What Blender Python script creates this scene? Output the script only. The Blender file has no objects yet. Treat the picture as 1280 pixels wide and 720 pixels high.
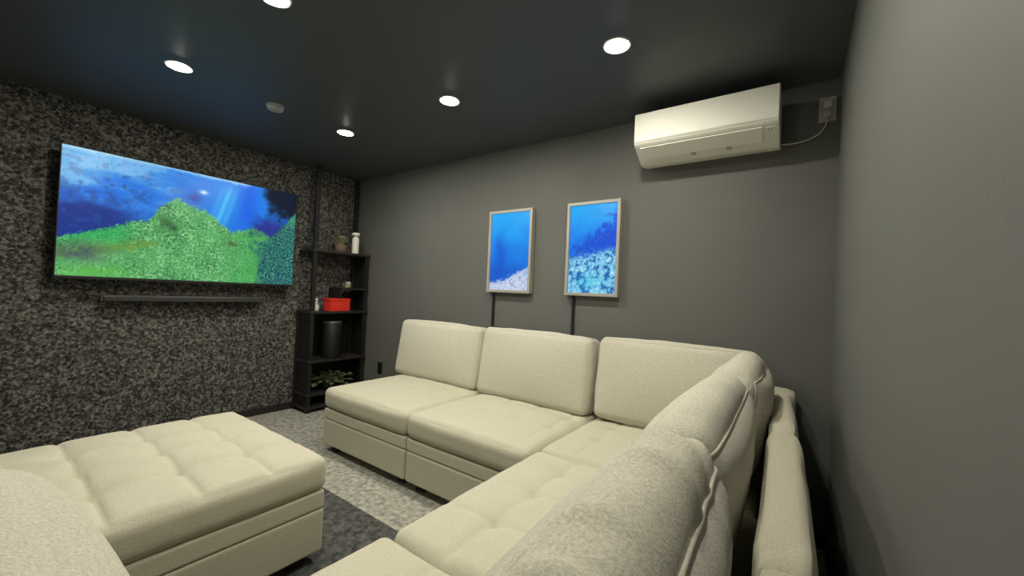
import bpy, bmesh, math, random
import numpy as np
from mathutils import Vector, Matrix, noise

C = bpy.context.scene.collection
SC = bpy.context.scene
random.seed(7)
rng = np.random.default_rng(7)

# ------------------------------------------------------------------ camera
HC = 1.2388                                    # eye height
YAW, PITCH, ROLL, FPX = 0.61828, 0.01475, 0.04420, 498.25


def make_camera():
    cy, sy, cp, sp = math.cos(YAW), math.sin(YAW), math.cos(PITCH), math.sin(PITCH)
    fwd = Vector((-sy*cp, cy*cp, sp))
    right = Vector((cy, sy, 0))
    up = right.cross(fwd)
    c, s = math.cos(ROLL), math.sin(ROLL)
    r2, u2 = c*right + s*up, -s*right + c*up
    cd = bpy.data.cameras.new('camera')
    cd.sensor_width = 36
    cd.lens = FPX*36/1280
    cd.clip_start = .02
    o = bpy.data.objects.new('camera', cd)
    C.objects.link(o)
    m = Matrix.Identity(4)
    for i in range(3):
        m[i][0], m[i][1], m[i][2] = r2[i], u2[i], -fwd[i]
    m[0][3], m[1][3], m[2][3] = 0, 0, HC
    o.matrix_world = m
    SC.camera = o


make_camera()

# ------------------------------------------------------------------ world, exposure
w = bpy.data.worlds.new('world')
SC.world = w
w.use_nodes = True
w.node_tree.nodes['Background'].inputs[0].default_value = (0, 0, 0, 1)
w.node_tree.nodes['Background'].inputs[1].default_value = 0
SC.view_settings.view_transform = 'Standard'
SC.view_settings.look = 'None'
SC.view_settings.exposure = 0
SC.view_settings.gamma = 1
SC.view_settings.use_curve_mapping = False
LAMP = 960.0                                   # radiance of a downlight diffuser
LAMP_COL = (1.0, .965, .80)
TV_GAIN, ART_GAIN = .95, 1.0

# room: x from TV wall to right wall, y from front wall to back wall
XL, XR, YF, YB, CE = -4.076, .165, -.33, 2.644, 2.44


# ------------------------------------------------------------------ materials
def lin(c):
    return tuple(((v/255)/12.92 if v/255 <= .04045 else ((v/255+.055)/1.055)**2.4) for v in c)


def new_mat(name):
    m = bpy.data.materials.new(name)
    m.use_nodes = True
    nt = m.node_tree
    return m, nt, nt.nodes['Principled BSDF']


def mat(name, col, rough=.6, metal=0., spec=.5, var=.0, scale=20., bump=0., bscale=None, bdist=.01):
    m, nt, b = new_mat(name)
    b.inputs['Roughness'].default_value = rough
    b.inputs['Metallic'].default_value = metal
    b.inputs['Specular IOR Level'].default_value = spec
    tc = nt.nodes.new('ShaderNodeTexCoord')
    n = nt.nodes.new('ShaderNodeTexNoise')
    n.inputs['Scale'].default_value = scale
    n.inputs['Detail'].default_value = 4
    nt.links.new(tc.outputs['Object'], n.inputs['Vector'])
    r = nt.nodes.new('ShaderNodeValToRGB')
    r.color_ramp.elements[0].position, r.color_ramp.elements[1].position = .3, .7
    r.color_ramp.elements[0].color = tuple(c*(1-var) for c in col)+(1,)
    r.color_ramp.elements[1].color = tuple(min(1, c*(1+var)) for c in col)+(1,)
    nt.links.new(n.outputs['Fac'], r.inputs['Fac'])
    nt.links.new(r.outputs['Color'], b.inputs['Base Color'])
    if bump:
        n2 = nt.nodes.new('ShaderNodeTexNoise')
        n2.inputs['Scale'].default_value = bscale or scale
        n2.inputs['Detail'].default_value = 3
        nt.links.new(tc.outputs['Object'], n2.inputs['Vector'])
        bp = nt.nodes.new('ShaderNodeBump')
        bp.inputs['Strength'].default_value = bump
        bp.inputs['Distance'].default_value = bdist
        nt.links.new(n2.outputs['Fac'], bp.inputs['Height'])
        nt.links.new(bp.outputs['Normal'], b.inputs['Normal'])
    return m


def fabric(name, dark, light, scale):
    """woven upholstery: fine thread mottle, broad soft variation, thread relief"""
    m, nt, b = new_mat(name)
    b.inputs['Roughness'].default_value = .95
    b.inputs['Specular IOR Level'].default_value = .15
    b.inputs['Sheen Weight'].default_value = .15
    tc = nt.nodes.new('ShaderNodeTexCoord')
    v = nt.nodes.new('ShaderNodeTexNoise')
    v.inputs['Scale'].default_value = scale
    v.inputs['Detail'].default_value = 5
    v.inputs['Roughness'].default_value = .7
    mp = nt.nodes.new('ShaderNodeMapping')
    mp.inputs['Scale'].default_value = (1, 1, 1.2)
    nt.links.new(tc.outputs['Object'], mp.inputs['Vector'])
    nt.links.new(mp.outputs['Vector'], v.inputs['Vector'])
    r = nt.nodes.new('ShaderNodeValToRGB')
    r.color_ramp.elements[0].position, r.color_ramp.elements[1].position = .32, .68
    r.color_ramp.elements[0].color = dark+(1,)
    r.color_ramp.elements[1].color = light+(1,)
    nt.links.new(v.outputs['Fac'], r.inputs['Fac'])
    nt.links.new(r.outputs['Color'], b.inputs['Base Color'])
    bp = nt.nodes.new('ShaderNodeBump')
    bp.inputs['Strength'].default_value = .5
    bp.inputs['Distance'].default_value = .004
    nt.links.new(v.outputs['Fac'], bp.inputs['Height'])
    nt.links.new(bp.outputs['Normal'], b.inputs['Normal'])
    return m


def stone_wall():
    """accent wall: mottled pale-on-black flaky texture with rough relief"""
    m, nt, b = new_mat('accent_wall')
    b.inputs['Roughness'].default_value = .75
    b.inputs['Specular IOR Level'].default_value = .3
    tc = nt.nodes.new('ShaderNodeTexCoord')
    n1 = nt.nodes.new('ShaderNodeTexNoise')
    n1.inputs['Scale'].default_value = 34
    n1.inputs['Detail'].default_value = 6
    n1.inputs['Roughness'].default_value = .78
    n1.inputs['Distortion'].default_value = 1.2
    nt.links.new(tc.outputs['Object'], n1.inputs['Vector'])
    vo = nt.nodes.new('ShaderNodeTexVoronoi')
    vo.inputs['Scale'].default_value = 62
    nt.links.new(tc.outputs['Object'], vo.inputs['Vector'])
    sp = nt.nodes.new('ShaderNodeSeparateColor')
    nt.links.new(vo.outputs['Color'], sp.inputs['Color'])
    mx = nt.nodes.new('ShaderNodeMath')
    mx.operation = 'MULTIPLY_ADD'
    mx.inputs[1].default_value = .22
    nt.links.new(sp.outputs['Red'], mx.inputs[0])
    nt.links.new(n1.outputs['Fac'], mx.inputs[2])
    r = nt.nodes.new('ShaderNodeValToRGB')
    e = r.color_ramp.elements
    e[0].position, e[0].color = .45, (.010, .010, .010, 1)
    e[1].position, e[1].color = .82, (.30, .285, .26, 1)
    x = e.new(.56)
    x.color = (.045, .043, .039, 1)
    x = e.new(.66)
    x.color = (.125, .119, .108, 1)
    nt.links.new(mx.outputs[0], r.inputs['Fac'])
    nt.links.new(r.outputs['Color'], b.inputs['Base Color'])
    bp = nt.nodes.new('ShaderNodeBump')
    bp.inputs['Strength'].default_value = .6
    bp.inputs['Distance'].default_value = .012
    nt.links.new(mx.outputs[0], bp.inputs['Height'])
    nt.links.new(bp.outputs['Normal'], b.inputs['Normal'])
    return m


def emit_mat(name, col, strength):
    m = bpy.data.materials.new(name)
    m.use_nodes = True
    nt = m.node_tree
    nt.nodes.clear()
    o = nt.nodes.new('ShaderNodeOutputMaterial')
    e = nt.nodes.new('ShaderNodeEmission')
    e.inputs['Color'].default_value = col+(1,)
    e.inputs['Strength'].default_value = strength
    nt.links.new(e.outputs[0], o.inputs[0])
    return m


def screen_mat(name, gain):
    m, nt, b = new_mat(name)
    a = nt.nodes.new('ShaderNodeVertexColor')
    a.layer_name = 'picture'
    b.inputs['Base Color'].default_value = (.01, .01, .01, 1)
    b.inputs['Roughness'].default_value = .25
    b.inputs['Specular IOR Level'].default_value = .2
    nt.links.new(a.outputs['Color'], b.inputs['Emission Color'])
    b.inputs['Emission Strength'].default_value = gain
    return m


M = dict(
    wall=mat('charcoal_paint', (.131, .131, .124), .62, spec=.35, var=.03, scale=3, bump=.12, bscale=120, bdist=.004),
    ceil=mat('black_ceiling_paint', (.080, .087, .096), .48, spec=.45, var=.03, scale=4, bump=.06, bscale=150, bdist=.003),
    accent=stone_wall(),
    carpet=mat('grey_carpet', (.37, .355, .315), .95, spec=.1, var=.45, scale=30, bump=.6, bscale=170, bdist=.01),
    rug=mat('charcoal_rug', (.088, .087, .083), .95, spec=.1, var=.6, scale=34, bump=.6, bscale=160, bdist=.01),
    base=mat('black_trim', (.012, .012, .012), .5, var=.05),
    seat=fabric('cream_upholstery', (.51, .478, .375), (.635, .598, .485), 190),
    back=fabric('cream_cushion_fabric', (.43, .405, .335), (.71, .672, .57), 210),
    pipe=fabric('cream_piping', (.50, .47, .39), (.60, .56, .47), 200),
    under=mat('black_foot', (.01, .01, .01), .6),
    black=mat('black_metal', (.010, .010, .011), .45, var=.1),
    shelf=mat('dark_shelf_board', (.022, .018, .016), .45, var=.25, scale=12),
    plastic=mat('black_plastic', (.012, .012, .013), .35, var=.05),
    grille=mat('speaker_cloth', (.03, .03, .03), .8, var=.2, scale=300),
    barmetal=mat('grey_metal', (.16, .16, .155), .35, metal=.6, var=.05),
    white=mat('white_plastic', (.80, .78, .72), .55, spec=.25, var=.01),
    greyplastic=mat('grey_plastic', (.42, .42, .40), .5, var=.02),
    slot=mat('dark_slot', (.03, .03, .03), .6),
    trim=mat('lamp_trim', (.72, .70, .64), .4, var=.02),
    frame=mat('pale_frame', (.42, .405, .365), .4, metal=.2, var=.06, scale=40),
    red=mat('red_card', (.75, .035, .018), .5, var=.08, scale=30),
    brown=mat('brown_clay', (.14, .10, .07), .7, var=.2, scale=40),
    leaf=mat('dull_green_leaf', (.26, .27, .17), .6, var=.45, scale=60),
    leaf2=mat('green_leaf', (.12, .145, .055), .5, var=.6, scale=45),
    pale=mat('silver_glaze', (.55, .55, .53), .3, var=.05),
    vase=mat('black_glaze', (.012, .012, .013), .5, var=.1),
    detector=mat('grey_detector', (.34, .36, .355), .5, var=.03),
    lens=emit_mat('lamp_diffuser', LAMP_COL, LAMP),
    tv=screen_mat('tv_picture', TV_GAIN),
    art=screen_mat('art_picture', ART_GAIN),
)


# ------------------------------------------------------------------ helpers
def link(name, me, m, parent=None):
    o = bpy.data.objects.new(name, me)
    C.objects.link(o)
    if m is not None:
        me.materials.clear()
        me.materials.append(m)
    if parent:
        o.parent = parent
    return o


def obj(name, bm, m, parent=None, smooth=False, loc=None):
    me = bpy.data.meshes.new(name)
    bmesh.ops.recalc_face_normals(bm, faces=bm.faces)
    bm.to_mesh(me)
    bm.free()
    if smooth:
        for p in me.polygons:
            p.use_smooth = True
    o = link(name, me, m, parent)
    if loc:
        o.location = loc
    return o


def thing(name, label, cat, loc=(0, 0, 0), group=None):
    o = bpy.data.objects.new(name, None)
    C.objects.link(o)
    o.location = loc
    o.empty_display_size = .1
    o['label'] = label
    o['category'] = cat
    if group:
        o['group'] = group
    return o


def tag(o, label, cat, group=None):
    o['label'] = label
    o['category'] = cat
    if group:
        o['group'] = group
    return o


def add_box(bm, x0, x1, y0, y1, z0, z1, bev=0., seg=2):
    r = bmesh.ops.create_cube(bm, size=1)
    vs = r['verts']
    for v in vs:
        v.co = Vector((x0+(v.co.x+.5)*(x1-x0), y0+(v.co.y+.5)*(y1-y0), z0+(v.co.z+.5)*(z1-z0)))
    if bev:
        es = list({e for v in vs for e in v.link_edges})
        bmesh.ops.bevel(bm, geom=es, offset=bev, segments=seg, affect='EDGES', profile=.5)


def box(name, m, parent, x0, x1, y0, y1, z0, z1, bev=0., seg=2, smooth=False):
    bm = bmesh.new()
    add_box(bm, x0, x1, y0, y1, z0, z1, bev, seg)
    return obj(name, bm, m, parent, smooth)


def add_lathe(bm, prof, n=24, c=(0, 0, 0)):
    rings = []
    for r, z in prof:
        rings.append([bm.verts.new((c[0]+r*math.cos(2*math.pi*i/n), c[1]+r*math.sin(2*math.pi*i/n), c[2]+z)) for i in range(n)])
    for a, b in zip(rings, rings[1:]):
        for i in range(n):
            bm.faces.new((a[i], a[(i+1) % n], b[(i+1) % n], b[i]))
    bm.faces.new(rings[0][::-1])
    bm.faces.new(rings[-1])


def lathe(name, prof, m, parent=None, n=24, c=(0, 0, 0)):
    bm = bmesh.new()
    add_lathe(bm, prof, n, c)
    return obj(name, bm, m, parent, True)


def add_tube(bm, pts, r, n=8, closed=False):
    P = [Vector(p) for p in pts]
    k = len(P)
    rings = []
    prev = None
    for i, p in enumerate(P):
        if closed:
            t = (P[(i+1) % k]-P[i-1])
        else:
            t = P[min(i+1, k-1)]-P[max(i-1, 0)]
        t = t.normalized() if t.length > 1e-9 else Vector((0, 0, 1))
        if prev is None:
            a = t.cross(Vector((0, 0, 1)) if abs(t.z) < .9 else Vector((1, 0, 0))).normalized()
        else:
            a = (prev-t*prev.dot(t)).normalized()
        prev = a
        b = t.cross(a)
        rings.append([bm.verts.new(p+r*(math.cos(2*math.pi*j/n)*a+math.sin(2*math.pi*j/n)*b)) for j in range(n)])
    m = k if closed else k-1
    for i in range(m):
        A, B = rings[i], rings[(i+1) % k]
        for j in range(n):
            bm.faces.new((A[j], A[(j+1) % n], B[(j+1) % n], B[j]))
    if not closed:
        bm.faces.new(rings[0][::-1])
        bm.faces.new(rings[-1])


def tube(name, pts, r, m, parent=None, n=8, closed=False):
    bm = bmesh.new()
    add_tube(bm, pts, r, n, closed)
    return obj(name, bm, m, parent, True)


def struct(name, m, *b, parent=None):
    o = box(name, m, parent, *b)
    if parent is None:
        o['kind'] = 'structure'
    return o


# ------------------------------------------------------------------ room shell
T = .12
struct('floor', M['carpet'], XL-T, XR+T, YF-T, YB+T, -.1, 0)
LAMPS = ((-2.874, .70, 'round ceiling downlight above the left half of the television'),
         (-1.816, .74, 'round ceiling downlight cut by the top edge of the photo'),
         (-2.901, 1.742, 'round ceiling downlight nearest the shelf corner'),
         (-1.813, 1.779, 'round ceiling downlight in the middle of the far row of three'),
         (-.724, 1.789, 'round ceiling downlight nearest the white air conditioner'),
         (-.540, .68, 'round ceiling downlight overhead, out of the photo, by the right wall'))
HOLE = .054


def ceiling_slab():
    """ceiling board with a round hole for each recessed lamp, closed above"""
    bm = bmesh.new()

    def ring(pts):
        v = [bm.verts.new(p) for p in pts]
        for i in range(len(v)):
            bm.edges.new((v[i], v[(i+1) % len(v)]))
    x0, x1, y0, y1 = XL-T, XR+T, YF-T, YB+T
    ring([(x0, y0, CE), (x1, y0, CE), (x1, y1, CE), (x0, y1, CE)])
    for x, y, _ in LAMPS:
        ring([(x+HOLE*math.cos(2*math.pi*i/36), y+HOLE*math.sin(2*math.pi*i/36), CE) for i in range(36)])
    bmesh.ops.triangle_fill(bm, use_beauty=True, use_dissolve=False, edges=bm.edges[:])
    g = bmesh.ops.extrude_face_region(bm, geom=bm.faces[:])
    for v in [e for e in g['geom'] if isinstance(e, bmesh.types.BMVert)]:
        v.co.z += .06
    add_box(bm, x0, x1, y0, y1, CE+.06, CE+.10)
    o = obj('ceiling', bm, M['ceil'])
    o['kind'] = 'structure'


ceiling_slab()
struct('wall_left', M['accent'], XL-T, XL, YF-T, YB+T, 0, CE)
struct('wall_back', M['wall'], XL, XR, YB, YB+T, 0, CE)
struct('wall_right', M['wall'], XR, XR+T, YF-T, YB+T, 0, CE)
struct('wall_front', M['wall'], XL, XR, YF-T, YF, 0, CE)
struct('baseboard_left', M['base'], XL, XL+.012, YF+.012, YB, 0, .065)
struct('baseboard_back', M['base'], XL+.012, XR-.012, YB-.012, YB, 0, .065)
struct('baseboard_right', M['base'], XR-.012, XR, YF+.012, YB, 0, .065)
struct('baseboard_front', M['base'], XL, XR, YF, YF+.012, 0, .065)

# ------------------------------------------------------------------ downlights
LG = 'round recessed ceiling downlights'


def downlight(x, y, label):
    t = thing('ceiling_downlight', label, 'ceiling light', (x, y, CE), LG)
    bm = bmesh.new()                                       # stepped ring around the diffuser
    n = 40
    prof = [(.066, 0), (.065, -.003), (.061, -.004), (.054, -.003), (.0515, .001), (.048, .016), (.044, .032), (.026, .036)]
    rings = [[bm.verts.new((r*math.cos(2*math.pi*i/n), r*math.sin(2*math.pi*i/n), z)) for i in range(n)] for r, z in prof]
    for a, b in zip(rings, rings[1:]):
        for i in range(n):
            bm.faces.new((a[i], a[(i+1) % n], b[(i+1) % n], b[i]))
    obj('trim_ring', bm, M['trim'], t, True)
    lathe('diffuser', [(.001, -.0075), (.012, -.0065), (.022, -.0030), (.029, .0035), (.0335, .0130), (.035, .0350)], M['lens'], t, 32)
    return t


for x, y, l in LAMPS:
    downlight(x, y, l)

sd = thing('smoke_detector', 'small grey round smoke detector on the black ceiling', 'smoke detector', (-2.90, 1.224, CE))
lathe('mounting_plate', [(.054, 0), (.054, -.008), (.050, -.010)], M['detector'], sd, 32)
lathe('cover', [(.049, -.010), (.049, -.024), (.043, -.031), (.018, -.034), (.001, -.034)], M['detector'], sd, 32)

# ------------------------------------------------------------------ pictures on the screens (emissive colour per vertex)


def vnoise(nx, ny, sx, sy, seed, octv=4):
    a = np.zeros((ny, nx))
    for j in range(ny):
        for i in range(nx):
            a[j, i] = noise.fractal(Vector((i/nx*sx+seed*7.3, j/ny*sy-seed*3.1, seed*1.7)), .8, 2.1, octv)
    return a


def lerp(a, b, t):
    t = np.clip(t, 0, 1)[..., None]
    return a*(1-t)+b*t


def sm(a, b, x):
    t = np.clip((x-a)/(b-a), 0, 1)
    return t*t*(3-2*t)


def col(*c):
    return np.array(c, float)


def tv_picture(nx, ny):
    u = (np.arange(nx)/(nx-1))[None, :]*np.ones((ny, 1))
    v = (np.arange(ny)/(ny-1))[:, None]*np.ones((1, nx))
    n1, n2, n3 = vnoise(nx, ny, 5, 8, 1), vnoise(nx, ny, 30, 18, 2), vnoise(nx, ny, 110, 60, 3, 4)
    n4 = vnoise(nx, ny, 9, 5, 4)
    one = np.ones((ny, nx))
    c = col(20, 110, 225)*one[..., None]
    c = lerp(c, col(95, 175, 235)*one[..., None], sm(.55, 1.0, v+.25*n1)*sm(.6, .1, u))
    c = lerp(c, col(35, 140, 240)*one[..., None], sm(.3, .6, u)*sm(.4, .9, v)*.7)
    navy = sm(.68, .50, v+.10*n1)*sm(.42, .15, u)
    c = lerp(c, col(20, 45, 130)*one[..., None], navy*.92)
    c = lerp(c, col(25, 75, 160)*one[..., None], sm(.0, .5, n2)*sm(.6, .2, u)*.65)
    c = lerp(c, col(150, 205, 245)*one[..., None], sm(.05, .45, n1+.5*n2)*sm(.55, .9, v)*sm(.55, .25, u)*.5)
    beam = np.exp(-((u-.575-.16*(v-.5))/.045)**2)*sm(.45, .62, v)*sm(1.0, .85, v)
    c = lerp(c, col(75, 190, 250)*one[..., None], beam*(.75+.5*np.sin((u-.16*v)*170)*.5))
    c = lerp(c, col(20, 95, 235)*one[..., None], np.exp(-((u-.73)/.05)**2)*sm(.5, .7, v)*.8)
    top = sm(.965, 1.0, v+.015*n2)*sm(.78, .7, u)
    c = lerp(c, col(165, 215, 240)*one[..., None], top*.8)
    # dark upper right
    c = lerp(c, col(8, 22, 45)*one[..., None], sm(.79, .87, u+.05*n4)*sm(.62, .8, v+.08*n2))
    c = lerp(c, col(40, 35, 120)*one[..., None], sm(.72, .80, u)*sm(.72, .6, v+.05*n2)*.8)
    # hill of weed
    hx = [0, .06, .14, .22, .30, .345, .40, .435, .47, .52, .56, .60, .65, .70, .76, .82, .86, .92, 1.0]
    hy = [.29, .33, .39, .46, .52, .66, .74, .70, .69, .67, .62, .56, .50, .52, .56, .54, .50, .62, .80]
    edge = np.interp(u, hx, hy)
    hill = sm(-.012, .02, edge+.02*n2+.025*n3-v)
    g = col(88, 168, 98)*one[..., None]
    g = lerp(g, col(150, 215, 150)*one[..., None], sm(-.1, .85, n3+.6*n2)*.85)
    g = lerp(g, col(50, 105, 62)*one[..., None], sm(.0, .8, -n3+.6*n4)*.8)
    g = lerp(g, col(60, 165, 75)*one[..., None], np.exp(-((u-.76)/.1)**2)*.45)
    g = lerp(g, col(30, 165, 85)*one[..., None], sm(.30, .15, u)*sm(.2, .36, v)*.7)
    g = lerp(g, col(110, 140, 45)*one[..., None], np.exp(-((v-(.17+.42*u)+.03*n2)/.04)**2)*sm(.36, .28, u+.05*n2)*(.55+.5*n3))
    g = lerp(g, col(70, 80, 100)*one[..., None], np.exp(-((u-.07+.04*n2)/.09)**2-((v-.18+.04*n2)/.06)**2)*(.7+.6*n3))
    g = lerp(g, col(95, 190, 70)*one[..., None], np.exp(-((u-.13+.05*n2)/.10)**2-((v-.04+.03*n2)/.05)**2)*(.6+.6*n3))
    g = lerp(g, col(30, 60, 35)*one[..., None], np.exp(-((u-.37+.03*n2)/.035)**2-((v-.50+(u-.37)*1.2)/.04)**2)*(.6+.8*n3))
    g = lerp(g, col(55, 70, 30)*one[..., None], np.exp(-((u-.66)/.03)**2-((v-.38)/.03)**2)*.6)
    teal = sm(.77, .86, u+.10*n4+.05*n2)
    g = lerp(g, col(25, 95, 105)*one[..., None], teal*.75)
    g = lerp(g, col(20, 50, 85)*one[..., None], teal*sm(.0, .35, n3+.4*n2)*.85)
    g = lerp(g, col(95, 180, 140)*one[..., None], teal*sm(.12, .5, -n3+.3*n2)*.75)
    g = lerp(g, col(75, 165, 120)*one[..., None], sm(.86, .95, u)*sm(.58, .72, v)*.7)
    c = lerp(c, g, hill)
    c = lerp(c, col(225, 240, 250)*one[..., None], np.exp(-((u-.513)/.018)**2-((v-.835)/.02)**2))
    c = lerp(c, col(60, 70, 150)*one[..., None], np.exp(-((u-.475)/.03)**2-((v-.77)/.05)**2)*.7)
    return c


def art_left(nx, ny):
    u = (np.arange(nx)/(nx-1))[None, :]*np.ones((ny, 1))
    v = (np.arange(ny)/(ny-1))[:, None]*np.ones((1, nx))
    n1, n2 = vnoise(nx, ny, 3, 5, 11), vnoise(nx, ny, 18, 30, 12)
    one = np.ones((ny, nx))[..., None]
    c = lerp(col(12, 112, 222)*one, col(25, 165, 245)*one, sm(.25, 1, v+.1*n1))
    c = lerp(c, col(10, 85, 205)*one, np.exp(-((u-.24+.05*n1)/.13)**2)*sm(.8, .55, v)*.75)
    c = lerp(c, col(20, 80, 190)*one, sm(.42, .2, v)*.6)
    rock = sm(-.02, .03, .10+.22*u**1.6+.05*n2-v)
    r = lerp(col(185, 205, 235)*one, col(140, 150, 200)*one, sm(0, .7, n2)*.8)
    r = lerp(r, col(235, 215, 220)*one, sm(.05, .5, -n2)*.7)
    return lerp(c, r, rock)


def art_right(nx, ny):
    u = (np.arange(nx)/(nx-1))[None, :]*np.ones((ny, 1))
    v = (np.arange(ny)/(ny-1))[:, None]*np.ones((1, nx))
    n1, n2, n3 = vnoise(nx, ny, 4, 7, 21), vnoise(nx, ny, 12, 20, 22), vnoise(nx, ny, 26, 44, 23, 3)
    one = np.ones((ny, nx))[..., None]
    c = lerp(col(10, 110, 225)*one, col(25, 165, 245)*one, sm(.4, 1, v+.1*n1))
    d = sm(-.06, .08, .44+.46*u**1.2+.14*n2-v)
    c = lerp(c, col(12, 62, 205)*one, d*.8)
    c = lerp(c, col(30, 130, 230)*one, d*sm(.2, .5, n3)*.6)
    rock = sm(-.05, .03, .40+.10*u+.08*n2-v)
    r = lerp(col(110, 190, 230)*one, col(30, 85, 165)*one, sm(.0, .55, .5*n3+n2))
    r = lerp(r, col(215, 240, 245)*one, sm(.05, .6, -.6*n3-.5*n2)*.85)
    r = lerp(r, col(60, 205, 225)*one, np.exp(-((u-.45)/.3)**2-((v-.12)/.1)**2)*.4)
    return lerp(c, r, rock)


def screen(name, P0, ex, ey, pic, nx, ny, m, parent):
    """flat grid with the picture as an emissive colour attribute"""
    P0, ex, ey = Vector(P0), Vector(ex), Vector(ey)
    vs = [tuple(P0+ex*(i/(nx-1))+ey*(j/(ny-1))) for j in range(ny) for i in range(nx)]
    fs = [(j*nx+i, j*nx+i+1, (j+1)*nx+i+1, (j+1)*nx+i) for j in range(ny-1) for i in range(nx-1)]
    me = bpy.data.meshes.new(name)
    me.from_pydata(vs, [], fs)
    c = pic(nx, ny).reshape(-1, 3)/255
    c = np.where(c <= .04045, c/12.92, ((c+.055)/1.055)**2.4)
    a = me.color_attributes.new('picture', 'FLOAT_COLOR', 'POINT')
    a.data.foreach_set('color', np.concatenate([c, np.ones((len(c), 1))], 1).astype(np.float32).ravel())
    return link(name, me, m, parent)


# ------------------------------------------------------------------ television, soundbar
TX = XL+.14                                               # plane of the picture
ty0, ty1, tz0, tz1 = .388, 1.894, 1.232, 2.093
tv = thing('television', 'large wall mounted television showing a green and blue underwater scene', 'television', (XL, (ty0+ty1)/2, (tz0+tz1)/2))


def rel(t, x0, x1, y0, y1, z0, z1):
    l = t.location
    return (x0-l.x, x1-l.x, y0-l.y, y1-l.y, z0-l.z, z1-l.z)


box('housing', M['plastic'], tv, *rel(tv, TX-.030, TX-.002, ty0-.008, ty1+.008, tz0-.020, tz1+.008), bev=.004)
box('rear_cover', M['plastic'], tv, *rel(tv, TX-.062, TX-.030, ty0+.16, ty1-.16, tz0+.04, tz1-.22), bev=.01)
for k in (0, 1):
    yy = (ty0+ty1)/2+(-.22, .18)[k]
    box('mount_arm', M['black'], tv, *rel(tv, XL+.012, TX-.060, yy, yy+.04, tz0+.2, tz1-.3), bev=.002)
box('wall_plate', M['black'], tv, *rel(tv, XL, XL+.012, (ty0+ty1)/2-.3, (ty0+ty1)/2+.3, tz0+.22, tz1-.32), bev=.002)
screen('screen', (TX-tv.location.x-.0012, ty0-tv.location.y, tz0-tv.location.z), (0, ty1-ty0, 0), (0, 0, tz1-tz0), tv_picture, 400, 226, M['tv'], tv)
box('bottom_bezel', M['plastic'], tv, *rel(tv, TX-.003, TX+.001, ty0-.006, ty1+.006, tz0-.019, tz0-.001), bev=.001)

sb = thing('soundbar', 'slim dark soundbar mounted on the wall below the television', 'soundbar', (XL, 1.14, 1.08))
box('body', M['plastic'], sb, .03, .105, -.52, .53, -.022, .02, bev=.008)
box('top_strip', M['barmetal'], sb, .034, .101, -.515, .525, .0195, .0225)
box('grille', M['grille'], sb, .104, .108, -.505, .515, -.017, .014)
for s in (-1, 1):
    y0 = -.5225 if s < 0 else .5285
    box('end_cap', M['barmetal'], sb, .034, .101, y0-.0015, y0+.0055, -.018, .018, bev=.001)
for yy in (-.20, .34):
    bm = bmesh.new()
    add_box(bm, 0, .006, yy, yy+.045, -.055, .01)
    add_box(bm, .006, .06, yy+.005, yy+.04, -.030, -.022)
    obj('bracket', bm, M['black'], sb)

# ------------------------------------------------------------------ framed screens on the back wall
def framed(x0, x1, z0, z1, pic, label):
    t = thing('picture_frame', label, 'picture', ((x0+x1)/2, YB, (z0+z1)/2), 'framed ocean pictures on the charcoal wall')
    hx, hz, f, d = (x1-x0)/2, (z1-z0)/2, .022, .05
    for a, b_, c, e in ((-hx, -hx+f, -hz, hz), (hx-f, hx, -hz, hz), (-hx+f, hx-f, -hz, -hz+f), (-hx+f, hx-f, hz-f, hz)):
        box('frame_bar', M['frame'], t, a, b_, -d, 0, c, e, bev=.002)
    box('backing', M['plastic'], t, -hx+f, hx-f, -.03, -.002, -hz+f, hz-f)
    screen('screen', (-hx+f, -.0325, -hz+f), (2*(hx-f), 0, 0), (0, 0, 2*(hz-f)), pic, 70, 110, M['art'], t)
    return t


framed(-2.110, -1.682, 1.247, 1.918, art_left, 'framed glowing blue ocean picture, the left and plainer of two')
framed(-1.378, -.976, 1.247, 1.918, art_right, 'framed glowing ocean picture with white coral, right of two')
for xx, l in ((-2.060, 'black cable channel running down from the left picture'), (-1.320, 'black cable channel running down from the right picture')):
    t = thing('cable_channel', l, 'cable', (xx, YB, 0), 'black cable channels under the pictures')
    box('cover', M['black'], t, -.011, .011, -.014, 0, .30, 1.247, bev=.003)
    box('end_cap', M['black'], t, -.013, .013, -.016, 0, .28, .30, bev=.002)

# ------------------------------------------------------------------ air conditioner, its outlet and lead
ac = thing('air_conditioner', 'white wall air conditioner high on the charcoal wall', 'air conditioner', (-.455, YB, 2.24))
AW, yfr = .367, -.285


def ac_prof(bm, x0, x1, prof, r=0):
    a = [bm.verts.new((x0, y, z)) for y, z in prof]
    b = [bm.verts.new((x1, y, z)) for y, z in prof]
    n = len(prof)
    for i in range(n):
        bm.faces.new((a[i], a[(i+1) % n], b[(i+1) % n], b[i]))
    bm.faces.new(a[::-1])
    bm.faces.new(b)


prof = [(0, .120), (yfr+.02, .120), (yfr+.006, .115), (yfr, .103), (yfr-.002, -.058), (yfr+.003, -.070), (yfr+.014, -.080),
        (-.150, -.148), (-.125, -.156), (-.09, -.152), (0, -.135)]
bm = bmesh.new()
ac_prof(bm, -AW, AW, prof)
es = [e for e in bm.edges if abs(e.verts[0].co.x-e.verts[1].co.x) < 1e-6]
bmesh.ops.bevel(bm, geom=es, offset=.006, segments=2, affect='EDGES', profile=.5)
o = obj('body', bm, M['white'], ac)
bm = bmesh.new()                                           # front cover, a proud sheet
ac_prof(bm, -AW+.006, AW-.004, [(yfr-.001, .112), (yfr-.006, .106), (yfr-.008, -.054), (yfr-.004, -.062), (yfr, -.062)])
obj('front_panel', bm, M['white'], ac)
# air flap along the sloping underside, flap dividers, display
sl = Vector((0, -.150-(yfr+.014), -.148+.080)).normalized()
nn = Vector((0, sl.z, -sl.y))


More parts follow.
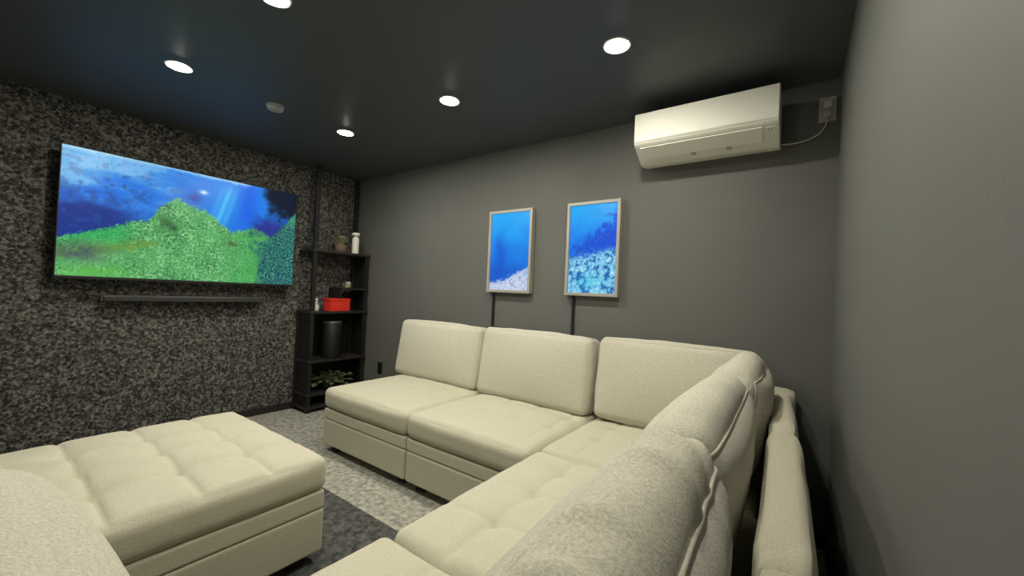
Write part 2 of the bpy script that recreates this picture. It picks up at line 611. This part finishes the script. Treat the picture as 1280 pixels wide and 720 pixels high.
def on_slope(s, h):
    p = Vector((0, yfr+.014, -.080))+sl*s+nn*h
    return (p.y, p.z)


bm = bmesh.new()
ac_prof(bm, -AW+.03, AW-.075, [on_slope(.012, -.002), on_slope(.012, .004), on_slope(.104, .005), on_slope(.104, -.002)])
obj('air_flap', bm, M['white'], ac)
for xx in (-.05, .13):
    bm = bmesh.new()
    ac_prof(bm, xx-.012, xx+.012, [on_slope(.106, -.002), on_slope(.106, .004), on_slope(.128, .004), on_slope(.128, -.002)])
    obj('flap_hinge', bm, M['greyplastic'], ac)
bm = bmesh.new()
ac_prof(bm, AW-.060, AW-.022, [on_slope(.02, -.001), on_slope(.02, .002), on_slope(.062, .002), on_slope(.062, -.001)])
dp = obj('display_window', bm, M['white'], ac)
for k in range(2):
    bm = bmesh.new()
    ac_prof(bm, AW-.050+.014*k, AW-.044+.014*k, [on_slope(.03, .0015), on_slope(.03, .0026), on_slope(.036, .0026), on_slope(.036, .0015)])
    obj('indicator', bm, M['slot'], dp)

ol = thing('wall_outlet', 'pale grey power outlet beside the air conditioner', 'outlet', (.112, YB, 2.284))
box('cover_plate', M['greyplastic'], ol, -.037, .037, -.008, 0, -.065, .065, bev=.003)
box('socket', M['white'], ol, -.017, .017, -.011, -.007, .008, .045, bev=.002)
box('plug', M['greyplastic'], ol, -.016, .016, -.036, -.008, -.048, -.012, bev=.004)
for k in (-1, 1):
    box('screw', M['slot'], ol, -.003, .003, -.0088, -.0075, k*.056-.003, k*.056+.003)
pts = []
for i in range(25):
    s = i/24
    x = (1-s)**3*-.092+3*(1-s)**2*s*.03+3*(1-s)*s*s*.112+s**3*.112
    z = (1-s)**3*2.130+3*(1-s)**2*s*2.115+3*(1-s)*s*s*2.14+s**3*2.240
    pts.append((x, YB-.012-.010*s, z))
pc = tube('power_cord', pts, .005, M['greyplastic'])
tag(pc, 'thin grey cord drooping from air conditioner to its outlet', 'cord')

bo = thing('wall_outlet', 'black power outlet low on the charcoal wall, left of the sofa', 'outlet', (-3.535, YB, .40))
box('cover_plate', M['plastic'], bo, -.037, .037, -.007, 0, -.06, .06, bev=.003)
for k in (-1, 1):
    box('socket', M['black'], bo, -.016, .016, -.010, -.006, k*.026-.015, k*.026+.015, bev=.002)

# ------------------------------------------------------------------ upholstery


def cushion_mesh(name, hx, hy, hz, r, n, bulge, tufts=(), seed=0, wr=.003, pinch=0., crease=.012, tdepth=.040, tw=.030, cw=.013, dome_pow=2, folds=0.):
    """rounded box of half sizes hx,hy,hz; bulge=(x,y,z) swelling of the faces; tufts pull the top down"""
    nx, ny, nz = n

    def warp(i, k):
        t = 2*i/k-1
        return .8*t+.2*math.sin(math.pi/2*t)
    idx, vs, fs = {}, [], []

    def vid(i, j, k):
        key = (i, j, k)
        if key not in idx:
            idx[key] = len(vs)
            q = Vector((warp(i, nx)*hx, warp(j, ny)*hy, warp(k, nz)*hz))
            inn = Vector((max(-hx+r, min(hx-r, q.x)), max(-hy+r, min(hy-r, q.y)), max(-hz+r, min(hz-r, q.z))))
            d = q-inn
            p = inn+d.normalized()*r if d.length > 1e-9 else q
            a, b, c = q.x/hx, q.y/hy, q.z/hz
            ka, kb, kc = 1-abs(a)**dome_pow, 1-abs(b)**dome_pow, 1-abs(c)**dome_pow
            sgn = lambda t: (t > .98)-(t < -.98)
            p.x += sgn(a)*bulge[0]*kb*kc
            p.y += sgn(b)*bulge[1]*ka*kc
            p.z += sgn(c)*bulge[2]*ka*kb
            if pinch:
                f = 1-pinch*(abs(a)**4+abs(c)**4)*.5
                p.y *= f
            nz_ = noise.fractal(Vector((p.x*5+seed*9.1, p.y*5, p.z*9+seed)), .9, 2, 3)
            if folds:
                fl = noise.noise(Vector((p.x*15+seed*5+2*noise.noise(p*4), p.y*3.5, p.z*4+seed)))
                nz_ += folds/wr*max(0, fl)
            p += Vector((sgn(a), sgn(b), sgn(c)))*(wr*nz_*(1-.9*abs(b)**6 if folds else 1))
            if tufts and c > .98:
                e = 0
                xs = sorted({t[0] for t in tufts})
                ys = sorted({t[1] for t in tufts})
                for tx, ty in tufts:
                    rr = math.hypot(p.x-tx, p.y-ty)
                    e = max(e, tdepth*math.exp(-rr/tw))
                fade = min(1, (hx-abs(p.x))/.05)*min(1, (hy-abs(p.y))/.05)
                l = 0
                for tx in xs:
                    l = max(l, math.exp(-abs(p.x-tx)/cw))
                for ty in ys:
                    l = max(l, math.exp(-abs(p.y-ty)/cw))
                e = max(e, 0)+crease*l*max(0, fade)*(1-e/tdepth)
                p.z -= e
            vs.append(p)
        return idx[key]

    for i in range(nx):
        for j in range(ny):
            fs.append((vid(i, j, 0), vid(i, j+1, 0), vid(i+1, j+1, 0), vid(i+1, j, 0)))
            fs.append((vid(i, j, nz), vid(i+1, j, nz), vid(i+1, j+1, nz), vid(i, j+1, nz)))
    for i in range(nx):
        for k in range(nz):
            fs.append((vid(i, 0, k), vid(i+1, 0, k), vid(i+1, 0, k+1), vid(i, 0, k+1)))
            fs.append((vid(i, ny, k), vid(i, ny, k+1), vid(i+1, ny, k+1), vid(i+1, ny, k)))
    for j in range(ny):
        for k in range(nz):
            fs.append((vid(0, j, k), vid(0, j, k+1), vid(0, j+1, k+1), vid(0, j+1, k)))
            fs.append((vid(nx, j, k), vid(nx, j+1, k), vid(nx, j+1, k+1), vid(nx, j, k+1)))
    me = bpy.data.meshes.new(name)
    me.from_pydata([tuple(v) for v in vs], [], fs)
    for p in me.polygons:
        p.use_smooth = True

    def loop(j):                                           # edge of the face at grid row j (front 0, back ny)
        c = [vs[idx[(i, j, 0)]] for i in range(nx)]+[vs[idx[(nx, j, k)]] for k in range(nz)]
        c += [vs[idx[(i, j, nz)]] for i in range(nx, 0, -1)]+[vs[idx[(0, j, k)]] for k in range(nz, 0, -1)]
        return c
    return me, loop(0), loop(ny)


def back_cushion(parent, cx, cy, cz, width, height, thick, rz, lean, seed, r=.045, pinch=.06, folds=.003, pipes=(.0018, .0022), top=.014):
    """loose back cushion: local front is -y; piping as sub-parts on both edges"""
    hx, hy, hz = width/2, thick/2, height/2
    me, lf, lb = cushion_mesh('back_cushion', hx, hy, hz, r, (60, 14, 34), (.008, .034, top), seed=seed, wr=.005, pinch=pinch, folds=folds)
    o = link('back_cushion', me, M['back'], parent)
    o.rotation_euler = (Matrix.Rotation(rz, 3, 'Z') @ Matrix.Rotation(-lean, 3, 'X')).to_euler()
    o.location = (cx-parent.location.x, cy-parent.location.y, cz)
    for l, pr in ((lf, pipes[0]), (lb, pipes[1])) if pipes else ():
        p = [v*1.004 for v in l]
        tube('piping', p, pr, M['pipe'] if pr > .003 else M['back'], o, 6, True)
    return o


def seat_base(t, x0, x1, y0, y1, faces):
    """base carcass: lower panel and upper band with a recess between, on short black feet"""
    l = t.location
    a, b, c, d = x0-l.x, x1-l.x, y0-l.y, y1-l.y
    g = .006
    box('base', M['seat'], t, a+g, b-g, c+g, d-g, .055, .240, bev=.012, seg=3, smooth=False)
    box('base_band', M['seat'], t, a+g, b-g, c+g, d-g, .2425, .322, bev=.012, seg=3)
    for sx in (a+.09, b-.09):
        for sy in (c+.09, d-.09):
            bm = bmesh.new()
            add_box(bm, sx-.035, sx+.035, sy-.035, sy+.035, 0, .058, bev=.004)
            obj('foot', bm, M['under'], t)


def seat_cushion(t, x0, x1, y0, y1, tufts, seed, name='seat_cushion', top=.472, td=.034, cr=.010, dome=.024, tw=.026):
    l = t.location
    hx, hy, hz = (x1-x0)/2-.003, (y1-y0)/2-.003, (top-.322)/2
    cx, cy = (x0+x1)/2, (y0+y1)/2
    me, _, _ = cushion_mesh(name, hx, hy, hz, .042, (112, 112, 8), (.006, .006, dome),
                            [(p[0]-cx, p[1]-cy) for p in tufts], seed=seed, wr=.003, tdepth=td, crease=cr, tw=tw, dome_pow=3)
    o = link(name, me, M['seat'], t)
    o.location = (cx-l.x, cy-l.y, .3225+hz)
    return o


def back_frame(t, x0, x1, y0, y1, top=.80, rz=0.):
    l = t.location
    hx, hy, hz = (x1-x0)/2-.003, (y1-y0)/2, (top-.06)/2
    me, _, _ = cushion_mesh('back_frame', hx, hy, hz, .032, (24, 10, 20), (.004, .004, .008), seed=x0*3+y0, wr=.003)
    o = link('back_frame', me, M['seat'], t)
    o.location = ((x0+x1)/2-l.x, (y0+y1)/2-l.y, .06+hz)
    o.rotation_euler = (0, 0, rz)
    return o


SG = 'modules of the cream sectional sofa'
D8 = math.radians(9)
XF = .055                                                  # outer face of the right-hand run
X0, X1, X2, X3 = -2.880, -1.942, -1.036, XF                # module joints along the back run
Y3, Y2, Y1, Y0 = 2.625, 1.735, .835, -.26                  # module joints along the right run
YFR, YBK = 1.660, 2.625

# armless module at the left end of the back run
t = thing('sofa_module', 'cream armless sofa module at the open end, nearest the shelf corner', 'sofa', ((X0+X1)/2, (YFR+YBK)/2, 0), SG)
seat_base(t, X0, X1, YFR, YBK-.10, None)
seat_cushion(t, X0, X1, YFR-.008, YBK-.12, [(x, y) for x in (-2.62, -2.38, -2.14) for y in (2.05, 2.27)], 1, td=.036, cr=.007, tw=.022)
back_frame(t, X0+.01, X1, YBK-.10, YBK)
back_cushion(t, -2.464, 2.462, .712, .955, .49, .185, 0, D8, 1)

t = thing('sofa_module', 'cream armless sofa module between the end module and the corner, under the pictures', 'sofa', ((X1+X2)/2, (YFR+YBK)/2, 0), SG)
seat_base(t, X1, X2, YFR, YBK-.10, None)
seat_cushion(t, X1, X2, YFR-.008, YBK-.12, [(x, y) for x in (-1.63, -1.385, -1.14) for y in (2.06, 2.28)], 2, td=.048, cr=.009, tw=.022)
back_frame(t, X1, X2, YBK-.10, YBK)
back_cushion(t, -1.510, 2.454, .718, .910, .50, .190, 0, D8, 2)

XC = .018
# far corner module
t = thing('corner_sofa_module', 'cream corner sofa module where the sectional meets both charcoal walls', 'sofa', ((X2+X3)/2, (Y2+Y3)/2, 0), SG)
seat_base(t, X2, XC-.10, YFR+.075, YBK-.10, None)
seat_cushion(t, X2, XC-.12, Y2-.0, YBK-.12, [(x, y) for x in (-.835, -.59) for y in (2.055, 2.275)], 3, td=.048, cr=.009, tw=.022)
back_frame(t, X2, XC, YBK-.10, YBK)
back_frame(t, XC-.100, XC-.002, Y2, YBK-.10, rz=.035)
back_cushion(t, -.575, 2.458, .735, .87, .50, .20, 0, D8, 3)
back_cushion(t, -.205, 2.05, .735, .58, .50, .20, -math.pi/2, D8, 4, .085, .18, .016, (.002, .0035), .035)

# armless module in the middle of the right run
t = thing('sofa_module', 'cream armless sofa module against the right wall, between the two corner modules', 'sofa', ((X2+X3)/2, (Y1+Y2)/2, 0), SG)
seat_base(t, X2, X3-.10, Y1, Y2, None)
seat_cushion(t, X2, X3-.12, Y1, Y2, [(x, y) for x in (-.80, -.555) for y in (1.08, 1.325, 1.565)], 5, td=.052, cr=.016, tw=.034)
back_frame(t, X3-.118, X3-.012, Y1, Y2, rz=.022)
back_cushion(t, -.226, (Y1+Y2)/2, .722, .87, .50, .20, -math.pi/2+.01, D8, 5, .085, .18, .016, (.002, .0035), .030)

# near corner module, under the camera
t = thing('corner_sofa_module', 'cream corner sofa module in the foreground with large heathered cushions', 'sofa', ((X2+X3)/2, (Y0+Y1)/2, 0), SG)
seat_base(t, X2, X3-.10, Y0+.10, Y1, None)
seat_cushion(t, X2-.012, X3-.12, Y0+.12, Y1, [(x, y) for x in (-.80, -.555) for y in (.18, .425)], 6, td=.052, cr=.016, tw=.034)
back_frame(t, X3-.105, X3, Y0+.10, Y1)
back_frame(t, X2, X3, Y0, Y0+.10)
back_cushion(t, -.192, .50, .735, .64, .52, .19, -math.pi/2+.04, D8, 7, .085, .12, .036, (.0022, .0042), .026)
back_cushion(t, -.70, .030, .684, .86, .49, .25, math.pi, D8, 8, .085, .40, .006, None)

# ottoman on the rug
RZ = .012
rug = box('area_rug', M['rug'], None, -3.25, -1.075, -.20, 1.360, 0.0, RZ, bev=.004)
tag(rug, 'dark charcoal mottled rug under the ottoman', 'rug')
ot = thing('ottoman', 'square cream tufted ottoman standing in front of the television', 'ottoman', (-2.185, .535, RZ))
ox0, ox1, oy0, oy1 = -2.690, -1.675, .06, 1.005
seat_base(ot, ox0, ox1, oy0, oy1, None)
seat_cushion(ot, ox0-.006, ox1+.006, oy0-.006, oy1+.006, [(x, y) for x in (-2.43, -2.19, -1.945) for y in (.30, .54, .775)], 9, 'top_cushion', top=.468, td=.058, cr=.022, dome=.040, tw=.040)

# ------------------------------------------------------------------ shelf rack in the corner
rk = thing('shelf_rack', 'tall narrow black shelf rack standing in the far left corner', 'shelf', (-3.92, 2.315, 0))
rx0, rx1, ry0, ry1 = -4.060, -3.790, 2.015, 2.620
PW = .036
for xx, yy, h in ((rx0, ry0, .985), (rx1-PW, ry0, 2.42), (rx1-PW, ry1-PW, 1.590), (rx0, ry1-PW, 2.42)):
    box('post', M['black'], rk, *rel(rk, xx, xx+PW, yy, yy+PW, 0, h), bev=.002)
box('side_panel', M['black'], rk, *rel(rk, rx0+PW, rx1-PW, ry0+.006, ry0+.014, .06, .985))
box('side_panel', M['black'], rk, *rel(rk, rx0+PW, rx1-PW, ry1-.014, ry1-.006, .06, 1.590))
SHZ = (1.590, .985, .505, .185, .06)
for z in SHZ:
    box('shelf_board', M['shelf'], rk, *rel(rk, rx0+.004, rx1+.012, ry0-.012, ry1+.010, z-.024, z), bev=.002)
box('back_panel', M['black'], rk, *rel(rk, rx0-.006, rx0+.002, ry0+.01, ry1-.01, .06, .985))
box('half_shelf', M['shelf'], rk, *rel(rk, rx0+.02, rx1+.01, 2.33, ry1+.005, 1.205, 1.225), bev=.002)
box('half_shelf_divider', M['black'], rk, *rel(rk, rx0+.02, rx1-.03, 2.325, 2.343, .985, 1.225))
b = thing('bottle', 'tall white bottle with a wide cap on the top shelf of rack', 'bottle', (-3.83, 2.478, 1.590))
lathe('bottle_body', [(.034, 0), (.036, .006), (.036, .150), (.030, .170), (.016, .180), (.016, .190)], M['white'], b)
lathe('cap', [(.017, .188), (.040, .190), (.042, .212), (.036, .222), (.001, .223)], M['white'], b)

pl = thing('potted_plant', 'small brown pot with dull plant beside the white bottle', 'plant', (-3.90, 2.355, 1.590))
lathe('pot', [(.050, 0), (.058, .02), (.064, .080), (.061, .085), (.054, .080), (.054, .065)], M['brown'], pl)


def foliage(parent, m, n, spread, h0, h1, size, seed, z0=0, droop=.3):
    rr = random.Random(seed)
    bm = bmesh.new()
    for _ in range(n):
        a = rr.uniform(0, 2*math.pi)
        s = rr.uniform(.15, 1)*spread
        base = Vector((.25*s*math.cos(a), .25*s*math.sin(a), z0))
        tip = Vector((s*math.cos(a), s*math.sin(a), z0+rr.uniform(h0, h1)))
        d = (tip-base).normalized()
        side = d.cross(Vector((0, 0, 1))).normalized()*size*rr.uniform(.35, .6)
        up = side.cross(d).normalized()*size*.18
        add_tube(bm, [base, (base+tip)/2+Vector((0, 0, .01)), tip], .0016, 4)
        L = d*size
        p = [tip, tip+L*.35+side+up, tip+L*.75+side*.7, tip+L-up*droop*4, tip+L*.75-side*.7, tip+L*.35-side+up, tip+L*.5-up*.6]
        v = [bm.verts.new(q) for q in p]
        for i in range(6):
            bm.faces.new((v[i], v[(i+1) % 6], v[6]))
    o = obj('foliage', bm, m, parent)
    o['kind'] = 'stuff'
    return o


foliage(pl, M['leaf'], 46, .065, .02, .08, .040, 3, .075)

rb = thing('box', 'bright red box on the middle shelf of the black rack', 'box', (-3.86, 2.32, .985))
box('carton', M['red'], rb, -.055, .055, -.115, .115, 0, .105, bev=.003)
bm = bmesh.new()
add_box(bm, -.058, .058, -.12, .12, .106, .128, bev=.003)
obj('lid', bm, M['red'], rb)
rb.rotation_euler = (0, 0, .10)

fg = thing('bottle', 'small pale silver bottle left of the red box', 'bottle', (-3.83, 2.085, .985))
lathe('bottle_body', [(.022, 0), (.026, .01), (.024, .05), (.012, .075), (.010, .10)], M['pale'], fg, 20)
lathe('stopper', [(.011, .10), (.015, .105), (.014, .122), (.001, .126)], M['pale'], fg, 16)

jr = thing('jar', 'small dark jar on the short upper shelf right of rack', 'jar', (-3.84, 2.42, 1.225))
lathe('jar_body', [(.028, 0), (.032, .01), (.032, .04), (.026, .05)], M['leaf'], jr, 20)
lathe('lid', [(.028, .05), (.028, .062), (.001, .064)], M['pale'], jr, 20)

vs_ = thing('vase', 'tall black cylindrical vase below the red box', 'vase', (-3.89, 2.295, .505))
lathe('vase_body', [(.085, 0), (.092, .01), (.092, .36), (.086, .372), (.080, .36), (.078, .30)], M['vase'], vs_, 32)
lathe('rim', [(.093, .352), (.0945, .358), (.0945, .366), (.093, .372)], M['barmetal'], vs_, 32)

gp = thing('potted_plant', 'leafy green plant on the low shelf behind the sofa seat', 'plant', (-3.88, 2.29, .185))
lathe('pot', [(.06, 0), (.07, .02), (.075, .09), (.07, .095), (.064, .085)], M['vase'], gp)
foliage(gp, M['leaf2'], 80, .19, -.02, .055, .055, 5, .09)
